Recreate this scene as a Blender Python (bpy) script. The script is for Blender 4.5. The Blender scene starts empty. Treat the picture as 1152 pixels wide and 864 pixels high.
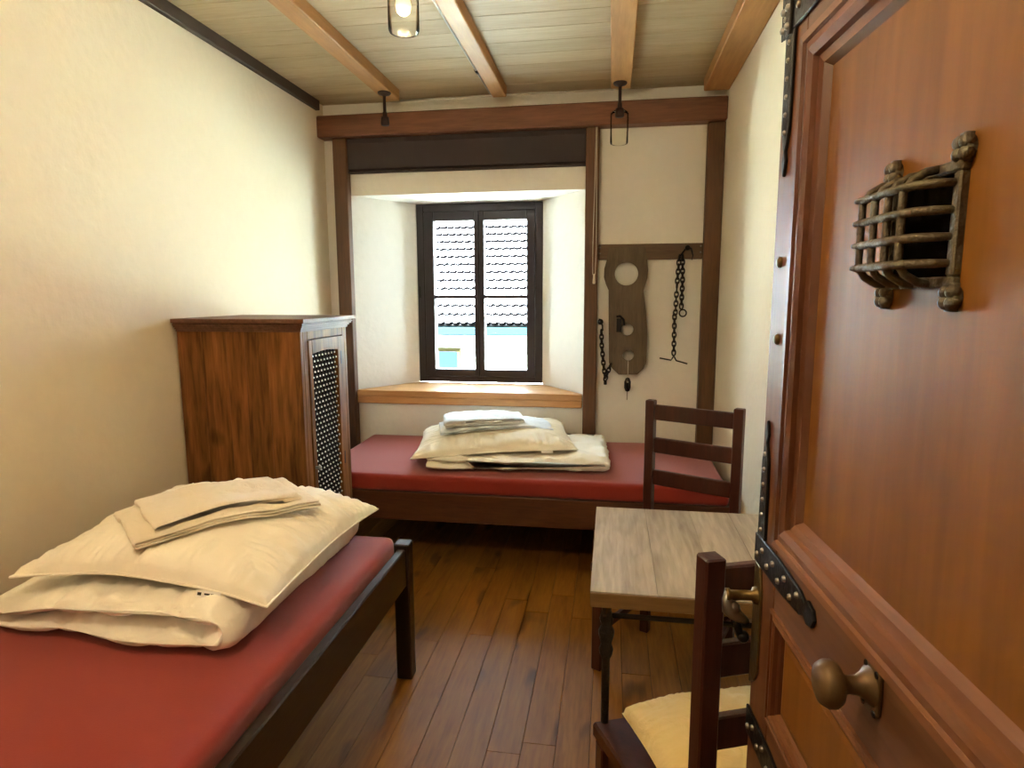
import bpy, bmesh, math, random
from mathutils import Vector, Matrix, noise

random.seed(7)
scene = bpy.context.scene
col = scene.collection

# ------------------------------------------------------------------ camera, world, exposure
W_IMG, H_IMG, F_PX = 1152, 864, 703.6
YAW, PITCH, ROLL = 0.15726, 0.14163, 0.00317
cam_d = bpy.data.cameras.new('camera')
cam = bpy.data.objects.new('camera', cam_d)
col.objects.link(cam)
cam_d.sensor_fit = 'HORIZONTAL'
cam_d.sensor_width = 36.0
cam_d.lens = 36.0 * F_PX / W_IMG
cam_d.clip_start = 0.01
cam.location = (0, 0, 1.38)
fwd = Vector((-math.sin(YAW) * math.cos(PITCH), math.cos(YAW) * math.cos(PITCH), -math.sin(PITCH)))
rgt = Vector((math.cos(YAW), math.sin(YAW), 0))
dwn = fwd.cross(rgt)
r2 = rgt * math.cos(ROLL) + dwn * math.sin(ROLL)
d2 = -rgt * math.sin(ROLL) + dwn * math.cos(ROLL)
M = Matrix((r2, -d2, -fwd)).transposed().to_4x4()
M.translation = cam.location
cam.matrix_world = M
scene.camera = cam

scene.view_settings.view_transform = 'Standard'
scene.view_settings.look = 'None'
scene.view_settings.gamma = 1
scene.view_settings.use_curve_mapping = False
scene.view_settings.exposure = 4.54

world = bpy.data.worlds.new('overcast_sky')
scene.world = world
world.use_nodes = True
wn = world.node_tree.nodes
bg = wn.get('Background') or wn.new('ShaderNodeBackground')
bg.inputs[0].default_value = (0.72, 0.86, 1.0, 1)
bg.inputs[1].default_value = 1.2
SUN_W = 23.5         # sun on the house opposite, from behind this building
LAMP_W = 0.30          # the lit filament bulb in view
NEAR_W = 1.15          # the pendant lamps nearer the door
HALL_W = 0.14          # ceiling lamp of the hallway behind the camera

sd = bpy.data.lights.new('sun', 'SUN'); sd.energy = SUN_W; sd.angle = math.radians(0.6); sd.color = (0.80, 0.90, 1.0)
so = bpy.data.objects.new('sun', sd); col.objects.link(so)
so.rotation_euler = Vector((0.25, 0.74, -0.62)).to_track_quat('-Z', 'Y').to_euler()

ld = bpy.data.lights.new('window_sky_portal', 'AREA')
ld.shape = 'RECTANGLE'; ld.size = 0.9; ld.size_y = 1.25
ld.cycles.is_portal = True
lo = bpy.data.objects.new('window_sky_portal', ld); col.objects.link(lo)
lo.location = (-0.893, 4.40, 1.38); lo.rotation_euler = (math.radians(-90), 0, 0)

ld = bpy.data.lights.new('hallway_ceiling_light', 'AREA')
ld.shape = 'RECTANGLE'; ld.size = 0.7; ld.size_y = 0.5
ld.energy = HALL_W; ld.color = (1.0, 0.88, 0.70)
lo = bpy.data.objects.new('hallway_ceiling_light', ld); col.objects.link(lo)
lo.location = (-0.1, -0.75, 2.42)
lo.rotation_euler = (0, 0, 0)

# ------------------------------------------------------------------ helpers
def lin(c):
    return tuple((x / 12.92 if x <= 0.04045 else ((x + 0.055) / 1.055) ** 2.4) for x in (v / 255.0 for v in c))

def new_mat(name):
    m = bpy.data.materials.new(name); m.use_nodes = True
    nt = m.node_tree
    b = nt.nodes.get('Principled BSDF')
    return m, nt, b

def plain(name, c, rough=0.5, metal=0.0, emit=None, es=0.0, bump=0.0, bscale=60.0, var=0.0, spec=0.5):
    m, nt, b = new_mat(name)
    b.inputs['Base Color'].default_value = (*lin(c), 1)
    b.inputs['Roughness'].default_value = rough
    b.inputs['Metallic'].default_value = metal
    b.inputs['Specular IOR Level'].default_value = spec
    if emit:
        b.inputs['Emission Color'].default_value = (*lin(emit), 1)
        b.inputs['Emission Strength'].default_value = es
    if bump or var:
        tc = nt.nodes.new('ShaderNodeTexCoord')
        nz = nt.nodes.new('ShaderNodeTexNoise'); nz.inputs['Scale'].default_value = bscale
        nz.inputs['Detail'].default_value = 5
        nt.links.new(tc.outputs['Object'], nz.inputs['Vector'])
        if bump:
            bp = nt.nodes.new('ShaderNodeBump'); bp.inputs['Strength'].default_value = bump
            bp.inputs['Distance'].default_value = 0.01
            nt.links.new(nz.outputs['Fac'], bp.inputs['Height'])
            nt.links.new(bp.outputs[0], b.inputs['Normal'])
        if var:
            mx = nt.nodes.new('ShaderNodeMix'); mx.data_type = 'RGBA'
            mx.inputs['A'].default_value = (*[x * (1 - var) for x in lin(c)], 1)
            mx.inputs['B'].default_value = (*[min(1, x * (1 + var)) for x in lin(c)], 1)
            nt.links.new(nz.outputs['Fac'], mx.inputs['Factor'])
            nt.links.new(mx.outputs['Result'], b.inputs['Base Color'])
    return m

def wood(name, c1, c2, axis='y', scale=9.0, rough=0.45, bump=0.15, rand=0.25, knots=0.0, spec=0.5, contrast=1.0, coat=0.0):
    """streaky grain along one object axis; each object gets its own shift in tone"""
    m, nt, b = new_mat(name)
    N, L = nt.nodes, nt.links
    tc = N.new('ShaderNodeTexCoord'); oi = N.new('ShaderNodeObjectInfo')
    add = N.new('ShaderNodeVectorMath'); add.operation = 'ADD'
    mul = N.new('ShaderNodeMath'); mul.operation = 'MULTIPLY'; mul.inputs[1].default_value = 37.0
    L.new(oi.outputs['Random'], mul.inputs[0])
    L.new(tc.outputs['Object'], add.inputs[0]); L.new(mul.outputs[0], add.inputs[1])
    mp = N.new('ShaderNodeMapping')
    s = [scale] * 3; s['xyz'.index(axis)] = scale * 0.10
    mp.inputs['Scale'].default_value = s
    L.new(add.outputs[0], mp.inputs['Vector'])
    n1 = N.new('ShaderNodeTexNoise'); n1.inputs['Scale'].default_value = 1.0; n1.inputs['Detail'].default_value = 3
    n1.inputs['Distortion'].default_value = 1.2
    n2 = N.new('ShaderNodeTexNoise'); n2.inputs['Scale'].default_value = 9.0; n2.inputs['Detail'].default_value = 6
    n2.inputs['Distortion'].default_value = 0.4
    L.new(mp.outputs[0], n1.inputs['Vector']); L.new(mp.outputs[0], n2.inputs['Vector'])
    mixf = N.new('ShaderNodeMix'); mixf.data_type = 'FLOAT'; mixf.inputs['Factor'].default_value = 0.45
    L.new(n1.outputs['Fac'], mixf.inputs['A']); L.new(n2.outputs['Fac'], mixf.inputs['B'])
    rp = N.new('ShaderNodeValToRGB')
    w = 0.22 / contrast
    rp.color_ramp.elements[0].position = 0.5 - w; rp.color_ramp.elements[0].color = (*lin(c1), 1)
    rp.color_ramp.elements[1].position = 0.5 + w; rp.color_ramp.elements[1].color = (*lin(c2), 1)
    L.new(mixf.outputs['Result'], rp.inputs['Fac'])
    last = rp.outputs['Color']
    if knots:
        mk = N.new('ShaderNodeMapping'); sk = [5.0] * 3; sk['xyz'.index(axis)] = 2.2
        mk.inputs['Scale'].default_value = sk
        L.new(add.outputs[0], mk.inputs['Vector'])
        vo = N.new('ShaderNodeTexNoise'); vo.inputs['Scale'].default_value = 1.3; vo.inputs['Detail'].default_value = 2
        L.new(mk.outputs[0], vo.inputs['Vector'])
        kr = N.new('ShaderNodeValToRGB')
        kr.color_ramp.elements[0].position = 0.62; kr.color_ramp.elements[0].color = (0, 0, 0, 1)
        kr.color_ramp.elements[1].position = 0.70; kr.color_ramp.elements[1].color = (knots, knots, knots, 1)
        L.new(vo.outputs['Fac'], kr.inputs['Fac'])
        km = N.new('ShaderNodeMix'); km.data_type = 'RGBA'
        L.new(kr.outputs['Color'], km.inputs['Factor'])
        L.new(last, km.inputs['A']); km.inputs['B'].default_value = (*[x * 0.45 for x in lin(c1)], 1)
        last = km.outputs['Result']
    hs = N.new('ShaderNodeHueSaturation')
    mr = N.new('ShaderNodeMapRange'); mr.inputs['To Min'].default_value = 1 - rand; mr.inputs['To Max'].default_value = 1 + rand
    L.new(oi.outputs['Random'], mr.inputs['Value']); L.new(mr.outputs['Result'], hs.inputs['Value'])
    L.new(last, hs.inputs['Color'])
    L.new(hs.outputs['Color'], b.inputs['Base Color'])
    b.inputs['Roughness'].default_value = rough
    b.inputs['Specular IOR Level'].default_value = spec
    if coat:
        b.inputs['Coat Weight'].default_value = coat; b.inputs['Coat Roughness'].default_value = 0.15
    if bump:
        bp = N.new('ShaderNodeBump'); bp.inputs['Strength'].default_value = bump; bp.inputs['Distance'].default_value = 0.004
        L.new(n2.outputs['Fac'], bp.inputs['Height']); L.new(bp.outputs[0], b.inputs['Normal'])
    return m

def fabric(name, c, rough=0.9, bump=0.15, bscale=220.0, sheen=0.2, wr=0.0):
    m, nt, b = new_mat(name)
    N, L = nt.nodes, nt.links
    b.inputs['Base Color'].default_value = (*lin(c), 1)
    b.inputs['Roughness'].default_value = rough
    b.inputs['Specular IOR Level'].default_value = 0.2
    b.inputs['Sheen Weight'].default_value = sheen
    tc = N.new('ShaderNodeTexCoord')
    nz = N.new('ShaderNodeTexNoise'); nz.inputs['Scale'].default_value = bscale; nz.inputs['Detail'].default_value = 3
    L.new(tc.outputs['Object'], nz.inputs['Vector'])
    bp = N.new('ShaderNodeBump'); bp.inputs['Strength'].default_value = bump; bp.inputs['Distance'].default_value = 0.002
    L.new(nz.outputs['Fac'], bp.inputs['Height'])
    out = bp.outputs[0]
    if wr:
        n2 = N.new('ShaderNodeTexNoise'); n2.inputs['Scale'].default_value = 16; n2.inputs['Detail'].default_value = 4
        n2.inputs['Distortion'].default_value = 1.5
        L.new(tc.outputs['Object'], n2.inputs['Vector'])
        b2 = N.new('ShaderNodeBump'); b2.inputs['Strength'].default_value = wr; b2.inputs['Distance'].default_value = 0.02
        L.new(n2.outputs['Fac'], b2.inputs['Height']); L.new(out, b2.inputs['Normal'])
        out = b2.outputs[0]
    L.new(out, b.inputs['Normal'])
    return m

def clear_glass(name, tint=(245, 250, 248), refl=0.12):
    m = bpy.data.materials.new(name); m.use_nodes = True
    nt = m.node_tree; N, L = nt.nodes, nt.links
    for n in list(N): N.remove(n)
    out = N.new('ShaderNodeOutputMaterial')
    tr = N.new('ShaderNodeBsdfTransparent'); tr.inputs[0].default_value = (*lin(tint), 1)
    gl = N.new('ShaderNodeBsdfGlossy'); gl.inputs['Roughness'].default_value = 0.03
    lw = N.new('ShaderNodeLayerWeight'); lw.inputs['Blend'].default_value = refl
    mx = N.new('ShaderNodeMixShader')
    L.new(lw.outputs['Fresnel'], mx.inputs[0]); L.new(tr.outputs[0], mx.inputs[1]); L.new(gl.outputs[0], mx.inputs[2])
    L.new(mx.outputs[0], out.inputs[0])
    return m

def box(bm, x0, x1, y0, y1, z0, z1, mat=None):
    vs = [bm.verts.new(p) for p in ((x0, y0, z0), (x1, y0, z0), (x1, y1, z0), (x0, y1, z0), (x0, y0, z1), (x1, y0, z1), (x1, y1, z1), (x0, y1, z1))]
    if mat is not None:
        for v in vs: v.co = mat @ v.co
    for f in ((0, 3, 2, 1), (4, 5, 6, 7), (0, 1, 5, 4), (1, 2, 6, 5), (2, 3, 7, 6), (3, 0, 4, 7)):
        bm.faces.new([vs[i] for i in f])
    return vs

def prism(bm, pts, axis, a0, a1):
    """outline pts (2-D) extruded along axis"""
    def P(p, a):
        if axis == 'z': return (p[0], p[1], a)
        if axis == 'y': return (p[0], a, p[1])
        return (a, p[0], p[1])
    A = [bm.verts.new(P(p, a0)) for p in pts]; B = [bm.verts.new(P(p, a1)) for p in pts]
    n = len(pts)
    fs = [bm.faces.new(A[::-1]), bm.faces.new(B)]
    for i in range(n):
        fs.append(bm.faces.new((A[i], A[(i + 1) % n], B[(i + 1) % n], B[i])))
    return fs

def frame_of(d):
    d = d.normalized()
    up = Vector((0, 0, 1)) if abs(d.z) < 0.95 else Vector((1, 0, 0))
    a = d.cross(up).normalized()
    return a, a.cross(d).normalized()

def tube(bm, pts, r, n=8, cap=True):
    pts = [Vector(p) for p in pts]
    rs = r if isinstance(r, (list, tuple)) else [r] * len(pts)
    rings = []
    for i, p in enumerate(pts):
        d = (pts[min(i + 1, len(pts) - 1)] - pts[max(i - 1, 0)])
        a, b = frame_of(d)
        if rings:
            # keep the frame from flipping
            pa = prev
            a = (pa - d.normalized() * pa.dot(d.normalized())).normalized(); b = a.cross(d.normalized())
        prev = a
        rings.append([bm.verts.new(p + (a * math.cos(t) + b * math.sin(t)) * rs[i]) for t in (2 * math.pi * k / n for k in range(n))])
    for i in range(len(rings) - 1):
        for k in range(n):
            bm.faces.new((rings[i][k], rings[i][(k + 1) % n], rings[i + 1][(k + 1) % n], rings[i + 1][k]))
    if cap:
        bm.faces.new(rings[0][::-1]); bm.faces.new(rings[-1])

def lathe(bm, prof, origin=(0, 0, 0), axis=(0, 0, 1), n=20, close=True):
    """prof: list of (r, h) along axis"""
    o = Vector(origin); ax = Vector(axis).normalized(); a, b = frame_of(ax)
    rings = []
    for r, h in prof:
        if r < 1e-6:
            rings.append([bm.verts.new(o + ax * h)])
        else:
            rings.append([bm.verts.new(o + ax * h + (a * math.cos(t) + b * math.sin(t)) * r) for t in (2 * math.pi * k / n for k in range(n))])
    for i in range(len(rings) - 1):
        A, B = rings[i], rings[i + 1]
        for k in range(n):
            k2 = (k + 1) % n
            if len(A) == 1 and len(B) == 1: continue
            if len(A) == 1: bm.faces.new((A[0], B[k2], B[k]))
            elif len(B) == 1: bm.faces.new((A[k], A[k2], B[0]))
            else: bm.faces.new((A[k], A[k2], B[k2], B[k]))
    if close:
        if len(rings[0]) > 1: bm.faces.new(rings[0][::-1])
        if len(rings[-1]) > 1: bm.faces.new(rings[-1])

def ball(bm, c, r, n=10, sz=1.0):
    lathe(bm, [(r * math.sin(math.pi * i / 6), -r * sz * math.cos(math.pi * i / 6)) for i in range(7)], c, n=n, close=False)

def obj(name, bm, mat, parent=None, smooth=False, bevel=0.0, seg=1, loc=None):
    bmesh.ops.recalc_face_normals(bm, faces=bm.faces)
    if bevel:
        ed = [e for e in bm.edges if len(e.link_faces) == 2 and e.calc_face_angle(0) > 0.5]
        bmesh.ops.bevel(bm, geom=ed, offset=bevel, segments=seg, affect='EDGES', clamp_overlap=True)
    me = bpy.data.meshes.new(name); bm.to_mesh(me); bm.free()
    if smooth:
        for p in me.polygons: p.use_smooth = True
    me.materials.append(mat)
    o = bpy.data.objects.new(name, me); col.objects.link(o)
    if parent: o.parent = parent
    if loc: o.location = loc
    return o

def bx(name, mat, parent, x0, x1, y0, y1, z0, z1, bevel=0.0, seg=1):
    bm = bmesh.new(); box(bm, x0, x1, y0, y1, z0, z1)
    return obj(name, bm, mat, parent, bevel=bevel, seg=seg)

def smooth_angle(o, ang=40):
    for p in o.data.polygons: p.use_smooth = True
    try:
        o.data.set_sharp_from_angle(angle=math.radians(ang))
    except Exception:
        pass
    return o

def tag(o, label=None, cat=None, group=None, kind=None):
    if label: o['label'] = label
    if cat: o['category'] = cat
    if group: o['group'] = group
    if kind: o['kind'] = kind
    return o

def thing(name, label, cat, loc=(0, 0, 0), rz=0.0, group=None, kind=None):
    o = bpy.data.objects.new(name, None); col.objects.link(o)
    o.location = loc; o.rotation_euler = (0, 0, rz); o.empty_display_size = 0.1
    return tag(o, label, cat, group, kind)

def copy_tree(o, parent=None):
    c = o.copy(); col.objects.link(c); c.parent = parent
    for ch in list(o.children): copy_tree(ch, c)
    return c

def fbm(p, s, seed=0.0, oct=3):
    v = 0.0; a = 1.0
    q = Vector(p) * s + Vector((seed * 3.1, seed * 7.7, seed * 1.3))
    for _ in range(oct):
        v += a * noise.noise(q); q = q * 2.03; a *= 0.5
    return v

# ------------------------------------------------------------------ materials
MAT = dict(
    plaster=plain('cream_plaster', (230, 218, 194), 0.92, bump=0.25, bscale=26, var=0.03, spec=0.2),
    niche=plain('white_plaster', (236, 232, 224), 0.92, bump=0.3, bscale=22, var=0.03, spec=0.2),
    hall=plain('hall_plaster', (225, 205, 165), 0.92, spec=0.2),
    floor=wood('oiled_floor_board', (112, 70, 22), (164, 110, 42), 'y', 10, 0.48, 0.08, 0.16, knots=0.75, spec=0.28),
    subfloor=plain('dark_joint', (28, 16, 8), 0.9),
    ceil=wood('pale_ceiling_board', (166, 142, 104), (198, 178, 142), 'x', 9, 0.6, 0.1, 0.06, contrast=0.8),
    beam=wood('orange_pine_beam', (160, 112, 60), (200, 150, 90), 'y', 8, 0.55, 0.12, 0.06, knots=0.25),
    trim=wood('dark_brown_trim', (52, 38, 28), (76, 56, 40), 'y', 8, 0.6, 0.1, 0.05),
    post=wood('brown_timber_post', (74, 48, 28), (116, 76, 44), 'z', 10, 0.5, 0.15, 0.08),
    head=wood('red_brown_timber', (92, 56, 38), (140, 92, 64), 'x', 9, 0.5, 0.15, 0.06, knots=0.4),
    rail=wood('grey_brown_timber', (84, 62, 44), (116, 90, 64), 'x', 12, 0.6, 0.15, 0.05),
    old=wood('weathered_oak', (72, 58, 42), (116, 98, 74), 'z', 12, 0.7, 0.25, 0.05, knots=0.3),
    sill=wood('honey_sill_board', (176, 118, 66), (214, 164, 108), 'x', 9, 0.4, 0.1, 0.05),
    frame=plain('dark_window_paint', (40, 30, 35), 0.5),
    ward=wood('sheesham_wood', (64, 36, 16), (150, 98, 50), 'z', 7, 0.55, 0.12, 0.14, knots=0.6, contrast=1.35, spec=0.15),
    wardtop=wood('sheesham_moulding', (84, 52, 36), (126, 86, 64), 'y', 9, 0.5, 0.1, 0.05, spec=0.3),
    iron=plain('black_iron', (40, 38, 38), 0.42, 0.75, bump=0.15, bscale=90),
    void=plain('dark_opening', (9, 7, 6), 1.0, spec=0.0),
    lat=plain('black_lattice_iron', (22, 22, 26), 0.5, 0.3),
    nose=plain('tile_nose_shade', (7, 6, 6), 1.0, spec=0.0),  # near-black tile front edges: shade lines between the roof courses, painted in
    wrought=plain('rough_forged_iron', (62, 58, 54), 0.5, 0.7, bump=0.35, bscale=120),
    cast=plain('weathered_cast_metal', (104, 96, 80), 0.55, 0.6, bump=0.4, bscale=110, var=0.3),
    stud=plain('pale_metal_stud', (215, 212, 205), 0.35, 0.8),
    brass=plain('aged_brass', (112, 92, 54), 0.4, 0.8, bump=0.15, bscale=80, var=0.25),
    steel=plain('worn_steel', (150, 146, 138), 0.3, 0.95),
    bronze=plain('brown_bronze', (104, 80, 48), 0.5, 0.4, var=0.2, bscale=40),
    pipe=plain('galvanised_conduit', (190, 184, 172), 0.35, 0.7),
    blind=fabric('charcoal_blind', (72, 63, 64), 0.8, 0.2, 300, 0.05),
    cord=plain('white_cord', (226, 216, 200), 0.6),
    red=fabric('brick_red_sheet', (150, 50, 40), 0.85, 0.12, 260, 0.35),
    bed=wood('dark_bed_wood', (26, 16, 12), (48, 29, 22), 'y', 10, 0.4, 0.12, 0.05, coat=0.2),
    bedx=wood('walnut_bed_wood', (60, 32, 18), (104, 60, 36), 'x', 10, 0.4, 0.12, 0.05, coat=0.2),
    cream=fabric('cream_cotton', (252, 246, 230), 0.9, 0.1, 240, 0.2, wr=0.15),
    duvet=fabric('cream_duvet_cotton', (252, 246, 232), 0.9, 0.1, 200, 0.2, wr=0.12),
    linen=fabric('beige_linen', (238, 226, 204), 0.92, 0.2, 260, 0.2, wr=0.3),
    blue=fabric('pale_blue_white_linen', (232, 238, 244), 0.92, 0.15, 260, 0.2, wr=0.3),
    table=wood('pale_worn_tabletop', (138, 126, 112), (198, 188, 174), 'y', 9, 0.45, 0.12, 0.06, knots=0.35, contrast=1.2),
    tedge=wood('tabletop_edge', (106, 80, 48), (146, 114, 70), 'x', 10, 0.5, 0.12, 0.04),
    chair=wood('mahogany_chair_wood', (46, 19, 14), (80, 36, 26), 'z', 10, 0.4, 0.1, 0.06, coat=0.2),
    cushion=fabric('yellow_cream_cushion', (240, 214, 150), 0.9, 0.1, 200, 0.2, wr=0.35),
    door=wood('orange_brown_door', (102, 62, 19), (140, 90, 33), 'z', 6, 0.5, 0.06, 0.03, contrast=0.8, spec=0.25),
    doorf=wood('reddish_door_frame', (88, 52, 30), (122, 77, 46), 'z', 8, 0.48, 0.08, 0.04, spec=0.3),
    doorr=wood('reddish_door_rail', (86, 54, 34), (122, 82, 52), 'x', 8, 0.48, 0.08, 0.04, spec=0.3),
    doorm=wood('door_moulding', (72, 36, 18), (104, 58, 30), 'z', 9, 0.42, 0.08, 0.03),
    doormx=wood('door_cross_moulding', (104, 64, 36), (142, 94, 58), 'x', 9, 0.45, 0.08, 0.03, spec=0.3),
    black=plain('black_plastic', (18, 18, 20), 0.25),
    socket=plain('dark_lamp_socket', (62, 44, 40), 0.5, 0.3),
    glass=clear_glass('clear_lamp_glass', (254, 254, 250), 0.16),
    pane=clear_glass('window_pane_glass', (240, 246, 246), 0.06),
    bulb_on=plain('lit_bulb', (255, 240, 200), 0.3, emit=(255, 214, 140), es=0.05),
    bulb=clear_glass('clear_bulb_glass', (250, 244, 230), 0.2),
    paper=plain('white_tag', (245, 243, 238), 0.8),
    print=plain('tag_print', (50, 50, 52), 0.8),
    roof=plain('roof_tile', (180, 172, 172), 0.8, var=0.12, bscale=3),
    facade=plain('house_plaster', (226, 222, 200), 0.9),
    gutter=plain('blue_green_gutter', (19, 29, 32), 0.95, spec=0.0),
    hwin=plain('blue_house_window', (16, 23, 38), 0.95, spec=0.0),
    hframe=plain('yellow_window_surround', (42, 37, 22), 0.95, spec=0.0),
    ground=plain('outside_ground', (150, 150, 140), 0.9),
)

# ------------------------------------------------------------------ room shell
XL, XR, YB, YF = -1.780, 0.606, 3.82, 0.0
ZC = 2.535
def struct(name, bm, mat, label=None, cat=None, **k):
    o = obj(name, bm, mat, **k)
    return tag(o, label, cat, kind='structure')

# floor with separate boards
bm = bmesh.new(); box(bm, XL - .3, XR + .3, -1.7, YB + .3, -0.15, -0.014)
floor = struct('floor', bm, MAT['subfloor'], 'brown oiled plank floor running towards the window bed', 'floor')
rnd = random.Random(11)
x = -0.352 - 0.1035 * 14
meshes = {}
while x < XR:
    x0, x1 = max(x, XL), min(x + 0.1035, XR)
    if x1 - x0 > 0.01:
        y = YF - 0.18 - rnd.uniform(0, .9)
        while y < YB:
            ln = rnd.uniform(0.75, 1.6)
            y0, y1 = max(y, -0.18), min(y + ln, YB)
            if y1 - y0 > 0.02:
                bm = bmesh.new()
                box(bm, -(x1 - x0) / 2 + .0007, (x1 - x0) / 2 - .0007, -(y1 - y0) / 2 + .0007, (y1 - y0) / 2 - .0007, -0.014, 0)
                o = obj('floor_board', bm, MAT['floor'], floor, bevel=0.0006, loc=((x0 + x1) / 2, (y0 + y1) / 2, 0))
            y += ln
    x += 0.1035

# ceiling slab with boards
bm = bmesh.new(); box(bm, XL - .3, XR + .3, -0.2, YB + .7, ZC + .02, ZC + .2)
ceiling = struct('ceiling', bm, MAT['subfloor'], 'pale boarded ceiling between orange timber beams', 'ceiling')
y = 0.0; i = 0
while y < YB:
    wd = 0.145
    y1 = min(y + wd, YB)
    bm = bmesh.new(); box(bm, XL, XR, -(y1 - y) / 2 + .001, (y1 - y) / 2 - .001, 0, 0.022)
    obj('ceiling_board', bm, MAT['ceil'], ceiling, bevel=0.0015, loc=(0, (y + y1) / 2, ZC))
    y = y1
bm = bmesh.new(); box(bm, XL - .3, XL, -0.2, YB, 0, ZC + .1)
struct('wall_left', bm, MAT['plaster'], 'cream plastered wall behind the wardrobe', 'wall')
bm = bmesh.new(); box(bm, XR, XR + .3, -0.2, YB, 0, ZC + .1)
struct('wall_right', bm, MAT['plaster'], 'pale plastered wall beyond the open door', 'wall')

# back wall with splayed window niche
NXL, NXR, WXL, WXR = -1.619, -0.165, -1.330, -0.458
NZ0, NZ1 = 0.735, 1.993
Y1, Y2 = 4.215, 4.46
bm = bmesh.new()
prism(bm, [(XL - .3, YB), (NXL, YB), (WXL, Y1), (WXL, Y2), (XL - .3, Y2)], 'z', -0.01, ZC + .15)
prism(bm, [(NXR, YB), (XR + .3, YB), (XR + .3, Y2), (WXR, Y2), (WXR, Y1)], 'z', -0.01, ZC + .15)
prism(bm, [(NXL, YB), (NXR, YB), (WXR, Y1), (WXR, Y2), (WXL, Y2), (WXL, Y1)], 'z', -0.01, NZ0)
prism(bm, [(NXL, YB), (NXR, YB), (WXR, Y1), (WXR, Y2), (WXL, Y2), (WXL, Y1)], 'z', NZ1, ZC + .15)
struct('wall_back', bm, MAT['niche'], 'plastered window wall with a deep splayed niche', 'wall')

# front wall with the doorway the camera stands in, and the hallway behind it
DX0, DX1, DZ = -0.60, 0.292, 1.90
bm = bmesh.new()
box(bm, XL - .3, DX0, -.18, 0, 0, ZC + .1); box(bm, DX1 + .0, XR + .3, -.18, 0, 0, ZC + .1); box(bm, DX0, DX1, -.18, 0, DZ, ZC + .1)
struct('wall_front', bm, MAT['plaster'], 'plastered wall with the doorway beside the open door', 'wall')
bm = bmesh.new()
box(bm, -2.05, .88, -1.75, -1.65, -.1, 2.55); box(bm, -2.05, -1.95, -1.75, -.18, -.1, 2.55); box(bm, .78, .88, -1.75, -.18, -.1, 2.55)
box(bm, -2.05, .88, -1.75, -.18, 2.5, 2.6)
struct('wall_hall', bm, MAT['hall'], 'hallway walls behind the doorway', 'wall')
bm = bmesh.new(); box(bm, -1.95, .78, -1.65, -.18, -.1, 0)
struct('floor_hall', bm, MAT['floor'], 'hallway floor behind the doorway', 'floor')

# ------------------------------------------------------------------ timber frame
def timber(name, label, cat, mat, *b, bevel=.004, group=None):
    return tag(bx(name, mat, None, *b, bevel=bevel), label, cat, group)

ZB = 2.475
G = 'ceiling beams'
timber('ceiling_beam', 'orange ceiling beam nearest the left wall, above the wardrobe', 'beam', MAT['beam'], -1.300, -1.212, 0, 3.60, ZB, ZC, group=G)
timber('ceiling_beam', 'orange ceiling beam with the metal conduit running along it', 'beam', MAT['beam'], -0.680, -0.603, 0, 3.64, ZB, ZC, group=G)
timber('ceiling_beam', 'orange ceiling beam ending above the glass lamp by the right post', 'beam', MAT['beam'], -0.026, 0.079, 0, 3.60, ZB, ZC, group=G)
timber('ceiling_beam', 'wide orange ceiling beam lying against the right wall', 'beam', MAT['beam'], 0.470, XR - .001, 0, 3.70, ZB - .005, ZC, group=G)
tag(bx('trim_1', MAT['trim'], None, XL, XL + .028, 0, 3.72, 2.479, ZC, bevel=.003), 'dark brown trim strip where left wall meets ceiling', 'trim', kind='structure')
timber('head_beam', 'red-brown horizontal timber beam across the window wall', 'beam', MAT['head'], XL, XR - .001, 3.72, YB - .001, 2.325, 2.450, bevel=.006)
PG = 'upright timber posts of the window wall'
timber('timber_post', 'brown upright post left of the window niche, behind the wardrobe', 'post', MAT['post'], -1.702, -1.615, 3.76, YB - .001, 0, 2.325, group=PG)
timber('timber_post', 'brown upright post between the window niche and the chains', 'post', MAT['post'], -0.163, -0.085, 3.76, YB - .001, 0, 2.325, group=PG)
timber('timber_post', 'brown upright post in the right corner by the pale wall', 'post', MAT['post'], 0.512, XR - .001, 3.76, YB - .001, 0, 2.325, group=PG)

# sill board
sill = bmesh.new()
prism(sill, [(NXL + .004, YB - .03), (NXR - .004, YB - .03), (NXR - .004, YB), (WXR, Y1), (WXL, Y1), (NXL + .004, YB)], 'z', .735, .775)
s = obj('window_sill', sill, MAT['sill'], bevel=.003)
tag(s, 'honey-coloured wooden sill board in the window niche', 'sill')
bm = bmesh.new(); box(bm, NXL + .004, NXR - .004, YB - .028, YB - .001, .690, .7345)
obj('apron_strip', bm, MAT['sill'], s, bevel=.003)

# blind with cord
bl = thing('roller_blind', 'dark charcoal blind drawn up under the head beam', 'blind', (-0.9, 3.785, 2.13))
bm = bmesh.new()
prof = [(.020, .0), (.034, .0), (.034, .192), (-.004, .192), (-.012, .16), (-.010, .09), (-.006, .035), (-.004, .012)]
prism(bm, [(p[0], p[1] + .002) for p in prof], 'x', -.712, .735)
obj('folded_fabric', bm, MAT['blind'], bl)
bm = bmesh.new(); box(bm, -.713, .736, -.008, .034, -.008, .003)
obj('bottom_bar', bm, MAT['blind'], bl, bevel=.002)
cd = thing('blind_cord', 'white looped pull cord hanging beside the niche post', 'cord', (-0.105, 3.742, 1.45))
bm = bmesh.new()
tube(bm, [(.000, 0, .87), (-.003, 0, .6), (-.010, 0, .2), (-.008, 0, .045)], .0022, 6)
tube(bm, [(.005, 0, .87), (.006, 0, .6), (.010, 0, .2), (.006, 0, .045)], .0022, 6)
obj('string', bm, MAT['cord'], cd, smooth=True)
bm = bmesh.new(); lathe(bm, [(.003, .05), (.006, .045), (.009, .0), (.007, -.008), (0, -.008)], n=12, close=False)
obj('toggle', bm, MAT['cord'], cd, smooth=True)

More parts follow.
